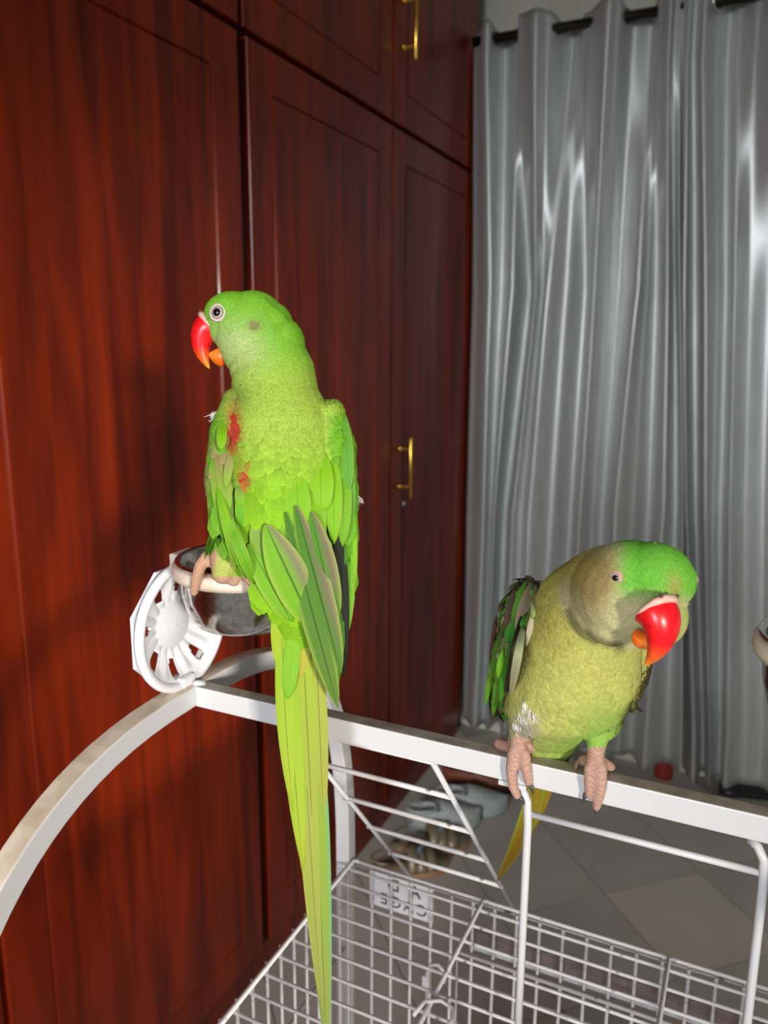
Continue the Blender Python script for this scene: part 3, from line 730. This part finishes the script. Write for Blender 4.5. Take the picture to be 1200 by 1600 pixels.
# tail
yg, yg2, ol, tl = G(186, 206, 60), G(150, 200, 30), G(176, 182, 74), G(92, 190, 150)
tf = lambda *a, **k_: feather('tail_feather', A, None, *a, **k_)
tf((478, 930), (512, 1665), 40, yg2, G(150, 160, 80), t0=.553, t1=.566, edge=tl, shaft=.5, point=.8, rows=24)
tf((466, 930), (505, 1600), 34, yg, G(160, 165, 85), t0=.5515, t1=.5645, edge=G(190, 200, 80), shaft=.6, point=.8, rows=24, bend=4)
tf((456, 930), (488, 1425), 38, yg, G(200, 200, 50), t0=.550, t1=.562, edge=G(210, 215, 90), point=.7, rows=20, bend=5)
tf((446, 940), (474, 1360), 32, yg2, yg, t0=.549, t1=.559, point=.7, rows=18, bend=4)
tf((440, 940), (458, 1270), 28, G(160, 205, 40), yg, t0=.548, t1=.556, point=.7, bend=4)
tf((470, 940), (490, 1330), 34, G(172, 205, 50), ol, t0=.5485, t1=.560, point=.7, bend=0)
tf((492, 960), (506, 1290), 26, G(184, 196, 74), ol, t0=.5495, t1=.560, point=.7)
tf((436, 930), (440, 1046), 30, G(170, 205, 36), G(186, 206, 50), t0=.547, t1=.551, point=.3, shaft=.8)
tf((462, 965), (449, 1093), 26, G(150, 205, 40), G(140, 205, 50), t0=.5465, t1=.550, point=.35, shaft=.8)
tf((476, 950), (470, 1060), 28, G(190, 200, 60), G(196, 190, 70), t0=.547, t1=.5515, point=.4, shaft=.85)
# flight feathers
wf = lambda r, t_, w_, b_, off, **k_: feather('wing_feather', A, bbvh, r, t_, w_, b_, off=off, **k_)
gd, gm, gl, gb, gy_ = G(76, 140, 28), G(98, 168, 30), G(128, 192, 34), G(140, 206, 26), G(136, 118, 98)
pe = G(190, 210, 90)
wf((528, 800), (537, 1060), 26, G(30, 34, 16), .004, t1=.541, shaft=.5, point=.7)  # near-black feather: shade of the gap in the wing put into its colour
wf((540, 850), (523, 1098), 20, gd, .005, t1=.540, edge=gl, point=.8)
wf((446, 800), (528, 1106), 40, gd, .004, t1=.536, tipc=G(104, 140, 50), edge=pe, point=.55, shaft=.3)
wf((462, 790), (533, 1052), 44, gd, .006, t1=.534, tipc=G(96, 140, 44), inner=gy_, side=-1, edge=pe, point=.6, shaft=.3)
wf((486, 800), (524, 972), 44, G(84, 150, 30), .0072, t1=.5345, inner=gy_, side=-1, edge=pe, point=.4, shaft=.55)
wf((388, 850), (456, 972), 40, gl, .006, t1=.537, edge=pe, point=.45)
wf((415, 820), (488, 976), 60, gl, .008, t1=.533, tipc=G(130, 190, 40), inner=G(140, 136, 100), side=-1, edge=pe, point=.3, shaft=.25)
# right wing edge
for (r, t_, w_, c_, of, tt) in [((545, 690), (549, 830), 16, G(96, 180, 60), .003, None), ((540, 720), (535, 855), 24, gl, .0045, None), ((548, 760), (553, 930), 15, gb, .004, .540),
                                ((546, 830), (545, 985), 17, G(126, 190, 40), .005, .539), ((552, 790), (556, 900), 10, G(90, 110, 50), .0035, .541), ((520, 700), (522, 850), 28, gb, .006, None), ((540, 650), (545, 770), 20, G(110, 180, 60), .004, None)]:
    wf(r, t_, w_, c_, of, t1=tt, edge=G(170, 190, 80), point=.55, shaft=.6, rootoff=-.003)
# left wing coverts: long narrow outer edge feathers
for i, (r, t_, w_, c_) in enumerate([((334, 690), (338, 800), 14, G(150, 130, 84)), ((330, 715), (350, 850), 13, gl), ((338, 700), (352, 790), 15, G(170, 140, 100)), ((338, 750), (370, 890), 16, gb),
                                     ((345, 775), (384, 905), 18, gl), ((352, 800), (398, 915), 20, G(116, 186, 40)), ((350, 720), (358, 800), 16, G(180, 150, 110)), ((362, 700), (352, 765), 14, G(196, 160, 126)), ((348, 655), (345, 705), 16, gb)]):
    wf(r, t_, w_, c_, .003+.0006*i, t1=None if t_[1] < 860 else .538, tipc=gb if t_[1] < 810 else gl, edge=G(180, 200, 90), point=.5, shaft=.7, rootoff=-.002)
# inner coverts and scapulars
for i, (r, t_, w_, c_, tc_) in enumerate([((372, 790), (392, 905), 34, gl, gb), ((408, 775), (412, 908), 40, G(150, 160, 90), gl), ((432, 780), (440, 882), 30, gl, gb), ((492, 750), (494, 872), 34, G(132, 180, 40), gb),
                                          ((462, 730), (468, 838), 40, gb, G(140, 200, 24)), ((378, 755), (378, 825), 22, gl, G(110, 190, 40)),
                                          ((376, 750), (375, 792), 18, G(130, 150, 90), gb), ((358, 740), (356, 775), 16, G(120, 150, 80), gb), ((500, 700), (502, 800), 40, gb, G(150, 205, 30))]):
    wf(r, t_, w_, c_, .0022+.0003*i, tipc=tc_, edge=G(160, 210, 50), point=.2, shaft=.75, rootoff=-.0035)
down_tuft('down_tuft', A, P3(343, 645, .552), -RT*.8-UP*.6, 40, .007)
down_tuft('down_tuft', A, P3(557, 775, .548), RT*.5-UP*.8, 14, .006)
claw(A, P3(303, 927, rimt(303, 927)-.002), -UP-RT*.2+FWD*.2, .005)
# ================= parakeet leaning towards the viewer on the rail
onr = lambda x, y, dy=0.: onpl(x, y, 1, YR0+dy)
B = thing('parakeet', 'green parakeet facing forward on the white rail, head lowered, pale yellow-green breast', 'parakeet', tuple(onr(870, 1180, .006)))
parts = []
# head
parts += [blob((975, 925, .440, 82, 78, 82)), blob((1018, 905, .428, 64, 58, 60)), blob((1042, 908, .424, 44, 44, 40)), blob((938, 945, .447, 50, 58, 58)), blob((1028, 960, .428, 44, 48, 46)), blob((985, 900, .436, 72, 56, 70)), blob((960, 970, .438, 48, 38, 46))]
# neck and trunk
parts += chain([(955, 925, .455, 80, 74, 74), (925, 950, .475, 86, 76, 82), (906, 1000, .493, 92, 72, 88), (898, 1050, .510, 98, 68, 92), (884, 1090, .524, 96, 56, 84), (872, 1115, .535, 80, 40, 66), (862, 1140, .552, 52, 34, 44), (850, 1175, .572, 32, 36, 22)], 8)
parts += [blob((930, 1110, .528, 42, 40, 46, -25)), blob((836, 1095, .530, 42, 44, 50, 15))]
# folded wings
parts += chain([(828, 922, .520, 20, 18, 26), (812, 955, .525, 26, 34, 34), (797, 1010, .532, 24, 42, 34), (786, 1055, .540, 20, 34, 26), (778, 1085, .546, 12, 24, 16)], 6)
parts += chain([(1000, 1010, .522, 22, 30, 26), (1000, 1045, .528, 14, 28, 16), (990, 1080, .535, 9, 22, 10)], 5)
# legs and toes on the rail
def foot(ank, heel, toes, stubs):
    out = limb([(P3(*ank[0]), .013), (P3(*ank[1]), .0075), (P3(*ank[2]), .0060), (heel, .0058)], 6)
    for q in toes+stubs: out += limb(q, 7)
    return out
h1 = onr(808, 1168, .002); h2 = onr(930, 1186, .002)
mm = 1.0
toes1 = [[(h1, .0056), (onr(803, 1178, -.003), .0050), (onr(799, 1205, -.0042), .0042), (onr(801, 1228, -.004), .0036), (onr(808, 1243, -.003), .0031)],
         [(h1, .0056), (onr(819, 1180, -.003), .0046), (onr(823, 1205, -.004), .0039), (onr(826, 1222, -.003), .0033)]]
st1 = [[(h1, .005), (onr(793, 1166, .005), .0042), (onr(781, 1162, .010), .0046)], [(h1, .005), (onr(822, 1168, .006), .004), (onr(832, 1172, .012), .0034)]]
toes2 = [[(h2, .0056), (onr(923, 1200, -.003), .0047), (onr(921, 1222, -.004), .0040), (onr(921, 1241, -.003), .0034)],
         [(h2, .0056), (onr(938, 1200, -.003), .0048), (onr(939, 1226, -.0042), .0042), (onr(935, 1248, -.004), .0037), (onr(932, 1262, -.003), .0028)]]
st2 = [[(h2, .005), (onr(920, 1188, .005), .0044), (onr(912, 1188, .010), .0042)], [(h2, .005), (onr(942, 1192, .005), .0042), (onr(954, 1198, .010), .0034)]]
parts += foot([(826, 1108, .532), (815, 1138, .536), (809, 1155, .538)], h1, toes1, st1)
parts += foot([(935, 1120, .522), (934, 1150, .518), (931, 1172, .517)], h2, toes2, st2)
ro_, rme, rco, rbvh = fuse('body', parts, B, SKINM)
def colB(x, y, p):
    n = len(x)
    breast, low, nape, crown, cheek, shaded_brow = G(216, 216, 116), G(170, 214, 92), G(182, 170, 78), G(118, 200, 64), G(218, 214, 158), G(166, 140, 88)
    c_ = np.tile(breast, (n, 1))
    c_ = mixc(c_, np.tile(low, (n, 1)), np.clip(sstep(y, 1050, 1150)*sstep(x, 860, 960)+.6*sstep(y, 1120, 1170), 0, 1))
    c_ = mixc(c_, np.tile(G(186, 172, 84), (n, 1)), .8*gauss(x, y, 850, 960, 50, 70))
    hd = (((x-985)/112)**2+((y-918)/95)**2 < 1)*1.0
    hb = np.sqrt(((x-985)/112)**2+((y-918)/95)**2); hd = 1-sstep(hb, .92, 1.02)
    c_ = mixc(c_, np.tile(cheek, (n, 1)), hd)
    c_ = mixc(c_, np.tile(shaded_brow, (n, 1)), hd*np.clip(gauss(x, y, 925, 895, 60, 40)*1.1+.55*gauss(x, y, 930, 935, 26, 40), 0, .95))  # shade on the far side of the head, painted brown into the plumage
    c_ = mixc(c_, np.tile(nape, (n, 1)), .8*gauss(x, y, 890, 880, 40, 30))
    up_ = sstep(-(y-(925+.05*(x-1000))), -22, 8)*sstep(x, 955, 990)
    c_ = mixc(c_, np.tile(crown, (n, 1)), hd*up_)  # green held to the lit side, so the light's edge is painted too
    c_ = mixc(c_, np.tile(G(190, 205, 120), (n, 1)), hd*sstep(x, 1048, 1064)*sstep(y, 938, 955))
    c_ = mixc(c_, np.tile(G(176, 158, 86), (n, 1)), .75*gauss(x, y, 1050, 918, 12, 20))
    c_ = mixc(c_, np.tile(G(120, 120, 70), (n, 1)), .8*gauss(x, y, 967, 1008, 10, 9))
    ear = np.exp(-((np.hypot((x-985)/1.18, y-918)-88)/6)**2)*(x < 975)*(y > 950)
    c_ = mixc(c_, np.tile(G(140, 128, 76), (n, 1)), .6*ear)
    wing = sstep(-(x-(850-(y-905)*.30)), -4, 10)*(y > 895)*(y < 1125)
    wing = np.maximum(wing, sstep(x-(1012-(y-1030)*.45), -4, 6)*(y > 1015))
    pal = np.array([G(60, 56, 30), G(92, 156, 52), G(140, 112, 80), G(76, 120, 40), G(200, 186, 150), G(70, 60, 36)])
    c_ = mixc(c_, pal[RNG.choice(6, n, p=[.28, .24, .14, .14, .06, .14])], wing*(x < 900))
    c_ = mixc(c_, np.tile(G(84, 76, 40), (n, 1)), wing*(x >= 900))
    c_ = mixc(c_, np.tile(G(222, 210, 190), (n, 1)), np.clip(1.2*gauss(x, y, 815, 1128, 20, 22), 0, .9))
    foot_ = (((y > 1150) & (x < 836)) | ((y > 1168) & (x > 900)))*1.0
    c_ = mixc(c_, np.tile(G(232, 184, 162), (n, 1)), foot_)
    lines = .5+.5*np.sin(y*1.9+.25*np.sin(x*.5)); c_ = c_*(1-.30*foot_*np.clip(lines*1.6-.7, 0, 1))[:, None]
    return c_
xb, yb, zb = projv(rco); set_tint(rme, colB(xb, yb, rco)*.9)
fB = RT*.55-UP*.20-FWD*.81; fB /= np.linalg.norm(fB)
uB = RT*.07+UP*.99; uB = uB-fB*(uB@fB); uB /= np.linalg.norm(uB); sB = np.cross(uB, fB)
if sB@RT > 0: sB = -sB
bkB = P3(1030, 945, .40)
def flowB(x, y, p):
    d = p-bkB; d /= np.linalg.norm(d, axis=1)[:, None]; u = sstep(np.hypot((x-985)/1.15, y-918), 80, 120)[:, None]
    dn = np.array([0, 0, -1.])-.25*RT*np.sign(880-x)[:, None]*0
    return d*(1-u)+dn*u
def sizeB(x, y, p):
    hb = np.hypot((x-985)/1.15, y-918); wg_ = np.maximum(sstep(-(x-(850-(y-905)*.30)), -4, 10)*(y > 895), sstep(x-(1012-(y-1030)*.45), -4, 6)*(y > 1015)); ln = .0026+.0042*sstep(hb, 80, 120)+.0030*sstep(y, 1040, 1120)+.0045*wg_*(x < 900); return ln, ln*(.62-.2*wg_)
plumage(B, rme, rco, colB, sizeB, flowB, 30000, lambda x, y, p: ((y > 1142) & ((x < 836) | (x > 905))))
# bill: pinned where the cere sits between the brow feathers
mmB = .98
ceretop = P3(1045, 934, .396)
OB = ceretop-(fB*12.0+uB*0.0)*mmB*.001
beak(B, OB, fB, uB, sB, mmB, 1.32, (4.5, 3.5, .62))
te = hit_t(rbvh, 963, 903); eye(B, P3(963, 903, te+.0006), -FWD*.80-RT*.62, 10.5*.44/F, RINGP, .85)
e2_ = P3(1082, 905, .437); eye(B, e2_, RT*.95+FWD*.3, 10.5*.44/F, RINGP)
# tail behind the rail
tg = lambda *a, **k_: feather('tail_feather', B, None, *a, **k_)
tg((850, 1140), (776, 1378), 30, G(176, 160, 40), G(150, 110, 20), t0=.585, t1=.70, bend=-18, shaft=.7, point=.8, rows=22, edge=G(150, 190, 70))
tg((856, 1140), (800, 1340), 30, G(190, 170, 40), G(150, 110, 20), t0=.583, t1=.685, bend=-16, shaft=.7, point=.8, rows=20)
tg((862, 1135), (824, 1300), 30, G(180, 165, 40), G(160, 120, 24), t0=.581, t1=.665, bend=-10, shaft=.75, point=.8, rows=18)
for i, (r, t_, w_) in enumerate([((838, 1110), (832, 1190), 36), ((862, 1110), (858, 1200), 40), ((885, 1105), (880, 1190), 36), ((905, 1110), (893, 1165), 28)]):
    tg(r, t_, w_, G(186, 196, 70), G(150, 190, 50), t0=.566, t1=.578+.001*i, shaft=.9, point=.3)
# wing feathers
wg = lambda r, t_, w_, b_, off, **k_: feather('wing_feather', B, rbvh, r, t_, w_, b_, off=off, **k_)
dk, br = G(52, 48, 26), G(120, 98, 70)
for i, (r, t_, w_, c_, tc_, tt) in enumerate([((796, 950), (757, 1103), 16, dk, G(110, 170, 40), .542), ((800, 960), (770, 1118), 18, br, G(90, 160, 30), .540), ((806, 970), (782, 1105), 18, dk, G(80, 170, 30), .536),
        ((784, 1040), (791, 1122), 13, G(80, 190, 40), G(90, 200, 40), .534), ((815, 960), (792, 1090), 16, dk, dk, .532), ((820, 965), (797, 1092), 14, G(140, 165, 120), G(200, 190, 150), .529),
        ((812, 905), (788, 985), 16, dk, br, None), ((822, 908), (800, 975), 15, G(90, 150, 40), G(100, 160, 40), None), ((830, 910), (806, 990), 18, G(130, 110, 80), G(180, 160, 130), None), ((832, 922), (816, 975), 18, G(96, 176, 60), G(90, 170, 50), None),
        ((826, 955), (816, 990), 16, G(100, 184, 60), G(80, 170, 50), None), ((838, 915), (833, 968), 13, G(170, 150, 120), G(150, 180, 100), None), ((835, 950), (822, 1010), 10, G(190, 175, 140), G(214, 204, 176), None), ((803, 970), (792, 1005), 17, G(76, 150, 50), G(70, 150, 46), None),
        ((786, 1015), (778, 1062), 12, G(116, 186, 40), G(120, 190, 40), None), ((800, 1030), (788, 1085), 9, G(60, 54, 34), G(80, 70, 44), None), ((776, 960), (766, 1050), 10, G(96, 50, 40), G(80, 70, 40), None)]):
    wg(r, t_, w_, c_, .002+.0004*i, tipc=tc_, t1=tt, edge=G(190, 180, 130) if i in (2, 5, 8, 12) else None, point=.6, shaft=.6)
for i, (r, t_, w_, c_, tc_) in enumerate([((1012, 1030), (976, 1114), 24, G(80, 72, 36), G(60, 52, 24)), ((1016, 1028), (988, 1098), 12, G(150, 160, 110), G(130, 140, 90)), ((1004, 1040), (985, 1090), 18, G(170, 170, 110), G(110, 104, 66))]):
    feather('wing_feather', B, None, r, t_, w_, c_, tipc=tc_, t0=.527-.001*i, t1=.536-.0015*i, edge=G(180, 180, 120), point=.35, shaft=.5)
for (q1, q2, nn, L_) in [(822, 1096, 22, .007), (832, 1110, 22, .007), (816, 1114, 22, .007), (806, 1128, 22, .006)]:
    down_tuft('down_tuft', B, P3(q1, q2, (hit_t(rbvh, q1, q2) or .52)-.0005), -UP*.9+RT*.1, nn, L_)
claw(B, onr(810, 1246, -.003), RT*.6-UP*.3, .006); claw(B, onr(828, 1226, -.003), RT*.3-UP*.6, .006); claw(B, onr(916, 1240, -.002), -UP*.6-RT*.3, .005); claw(B, onr(932, 1266, -.002), -UP*.4+FWD*.6, .004)
#EXTRAS
# ------------------------------------------------------------------ shoes and small things on the floor
def frame_at(p, ang):
    c_, s_ = math.cos(ang), math.sin(ang)
    return lambda q: (p[0]+q[0]*c_-q[1]*s_, p[1]+q[0]*s_+q[1]*c_, p[2]+q[2])
def outline(s):  # half width of a foot-shaped sole along 0..1
    return .028+.012*math.sin(max(0, (s-.05))*math.pi*1.05)**1+.006*math.sin(s*math.pi*2+3.4)
def solevf(L, z0, z1, fr, k=1.0):
    n = 18; V, Fc = [], []
    for z in (z0, z1):
        for i in range(n+1):
            s = i/n; wv = outline(s)*k*min(1, (max(s, .001)/.1)**.5)*min(1, (max(1-s, .001)/.14)**.5); V.append(fr((s*L, -wv, z))); V.append(fr((s*L, wv, z)))
    m_ = 2*(n+1)
    for i in range(n):
        a = i*2; Fc += [(a, a+2, a+3, a+1), (m_+a, m_+a+1, m_+a+3, m_+a+2), (a, m_+a, m_+a+2, a+2), (a+1, a+3, m_+a+3, m_+a+1)]
    return V, Fc
def slipper(name, p, ang, label, cat, upper, sole, group=None, L=.25):
    fr = frame_at(p, ang); t_ = thing(name, label, cat, tuple(p), group)
    obj('sole', *solevf(L, 0, .022, fr, 1.05), sole, t_)
    n, m_ = 20, 14; V, Fc = [], []
    for i in range(n+1):
        s = i/n; wv = outline(s)*min(1, (max(s, .001)/.1)**.5)*min(1, (max(1-s, .001)/.14)**.5)
        hgt = .062-.030*sstep(np.array([s]), .35, .95)[0]
        op = s < .42
        for j in range(m_+1):
            a = math.pi*j/m_; y = -wv*math.cos(a); z = .022+hgt*math.sin(a)**.7*(1 if not op else 1)
            if op and 4 <= j <= m_-4: z = .022+hgt*(.62+.1*math.cos((j-m_/2)*1.2)*0)*.72-.02*(1-abs(j-m_/2)/3.)
            V.append(fr((s*L, y, z)))
    for i in range(n):
        for j in range(m_): a = i*(m_+1)+j; Fc.append((a, a+1, a+m_+2, a+m_+1))
    obj('upper', V, Fc, upper, t_)
    tube('collar', [fr((L*(.20+.20*math.cos(a)), .026*math.sin(a), .062)) for a in np.linspace(0, 2*math.pi, 20, endpoint=False)], .005, upper, t_, 6, True)
    return t_
def sandal(p, ang, label):
    fr = frame_at(p, ang); t_ = thing('sandal', label, 'sandal', tuple(p), 'beaded sandals by the wardrobe'); L = .235
    obj('sole', *solevf(L, 0, .014, fr), TAN, t_); obj('footbed', *solevf(L, .0145, .020, fr, .94), GOLD, t_)
    for s, h in ((.62, .036), (.74, .030), (.52, .045)):
        V, Fc = [], []; wv = outline(s)
        for q in (-.014, .014):
            for j in range(13): a = math.pi*j/12; V.append(fr((s*L+q, -wv*math.cos(a), .018+h*math.sin(a))))
        for j in range(12): Fc.append((j, j+1, 14+j, 13+j))
        o = obj('strap', V, Fc, GOLD, t_); md = o.modifiers.new('s', 'SOLIDIFY'); md.thickness = .004
    for q in range(6):
        s = .55+.03*q; a = math.pi*(.32+.07*q); wv = outline(s)
        obj('bead', *spherevf(fr((s*L, -wv*math.cos(a), .021+.038*math.sin(a))), .006, 10, 6), BEAD, t_)
    tube('back_strap', [fr((.16*L*math.cos(a)+.22*L, .031*math.sin(a), .05)) for a in np.linspace(math.pi*.5, math.pi*1.5, 12)], .004, GOLD, t_, 6)
sandal(np.array([-.845, 1.70, 0]), math.radians(38), 'bronze sandal with turquoise beads nearest the cage side of the shoe pile')
sandal(np.array([-.835, 1.83, 0]), math.radians(33), 'bronze sandal with turquoise beads lying next to the grey knit shoe')
slipper('knit_shoe', np.array([-.835, 1.955, 0]), math.radians(30), 'pale grey knit slip-on shoe beside the bronze sandals', 'shoe', KNIT, KNIT, None, .22)
slipper('knit_shoe', np.array([-.795, 2.085, 0]), math.radians(22), 'pale grey knit slip-on shoe between its mate and the brown shoe', 'shoe', KNIT, KNIT, None, .22)
slipper('leather_shoe', np.array([-.83, 2.23, 0]), math.radians(14), 'brown leather slip-on shoe at the end of the row by the wardrobe', 'shoe', REDB, BLK, None, .24)
slipper('leather_shoe', np.array([.0, 2.56, 0]), math.radians(28), 'black leather shoe under the hem of the grey curtain', 'shoe', BLK, BLK, None, .25)
bx = onpl(1047, 1212, 2, 0)
tb = thing('storage_tin', 'small red tin on the floor behind the curtain gap', 'tin', (-.175, 2.56, 0))
obj('can', *lathevf([(0, 0), (.028, 0), (.03, .003), (.03, .085), (.028, .088)], 28, (-.175, 2.59, 0)), mat('red_tin', (.30, .03, .02), .4), tb)
obj('lid', *lathevf([(.0305, .078), (.0305, .093), (.027, .096), (0, .096)], 28, (-.175, 2.59, 0)), mat('red_tin_lid', (.24, .03, .025), .35), tb)
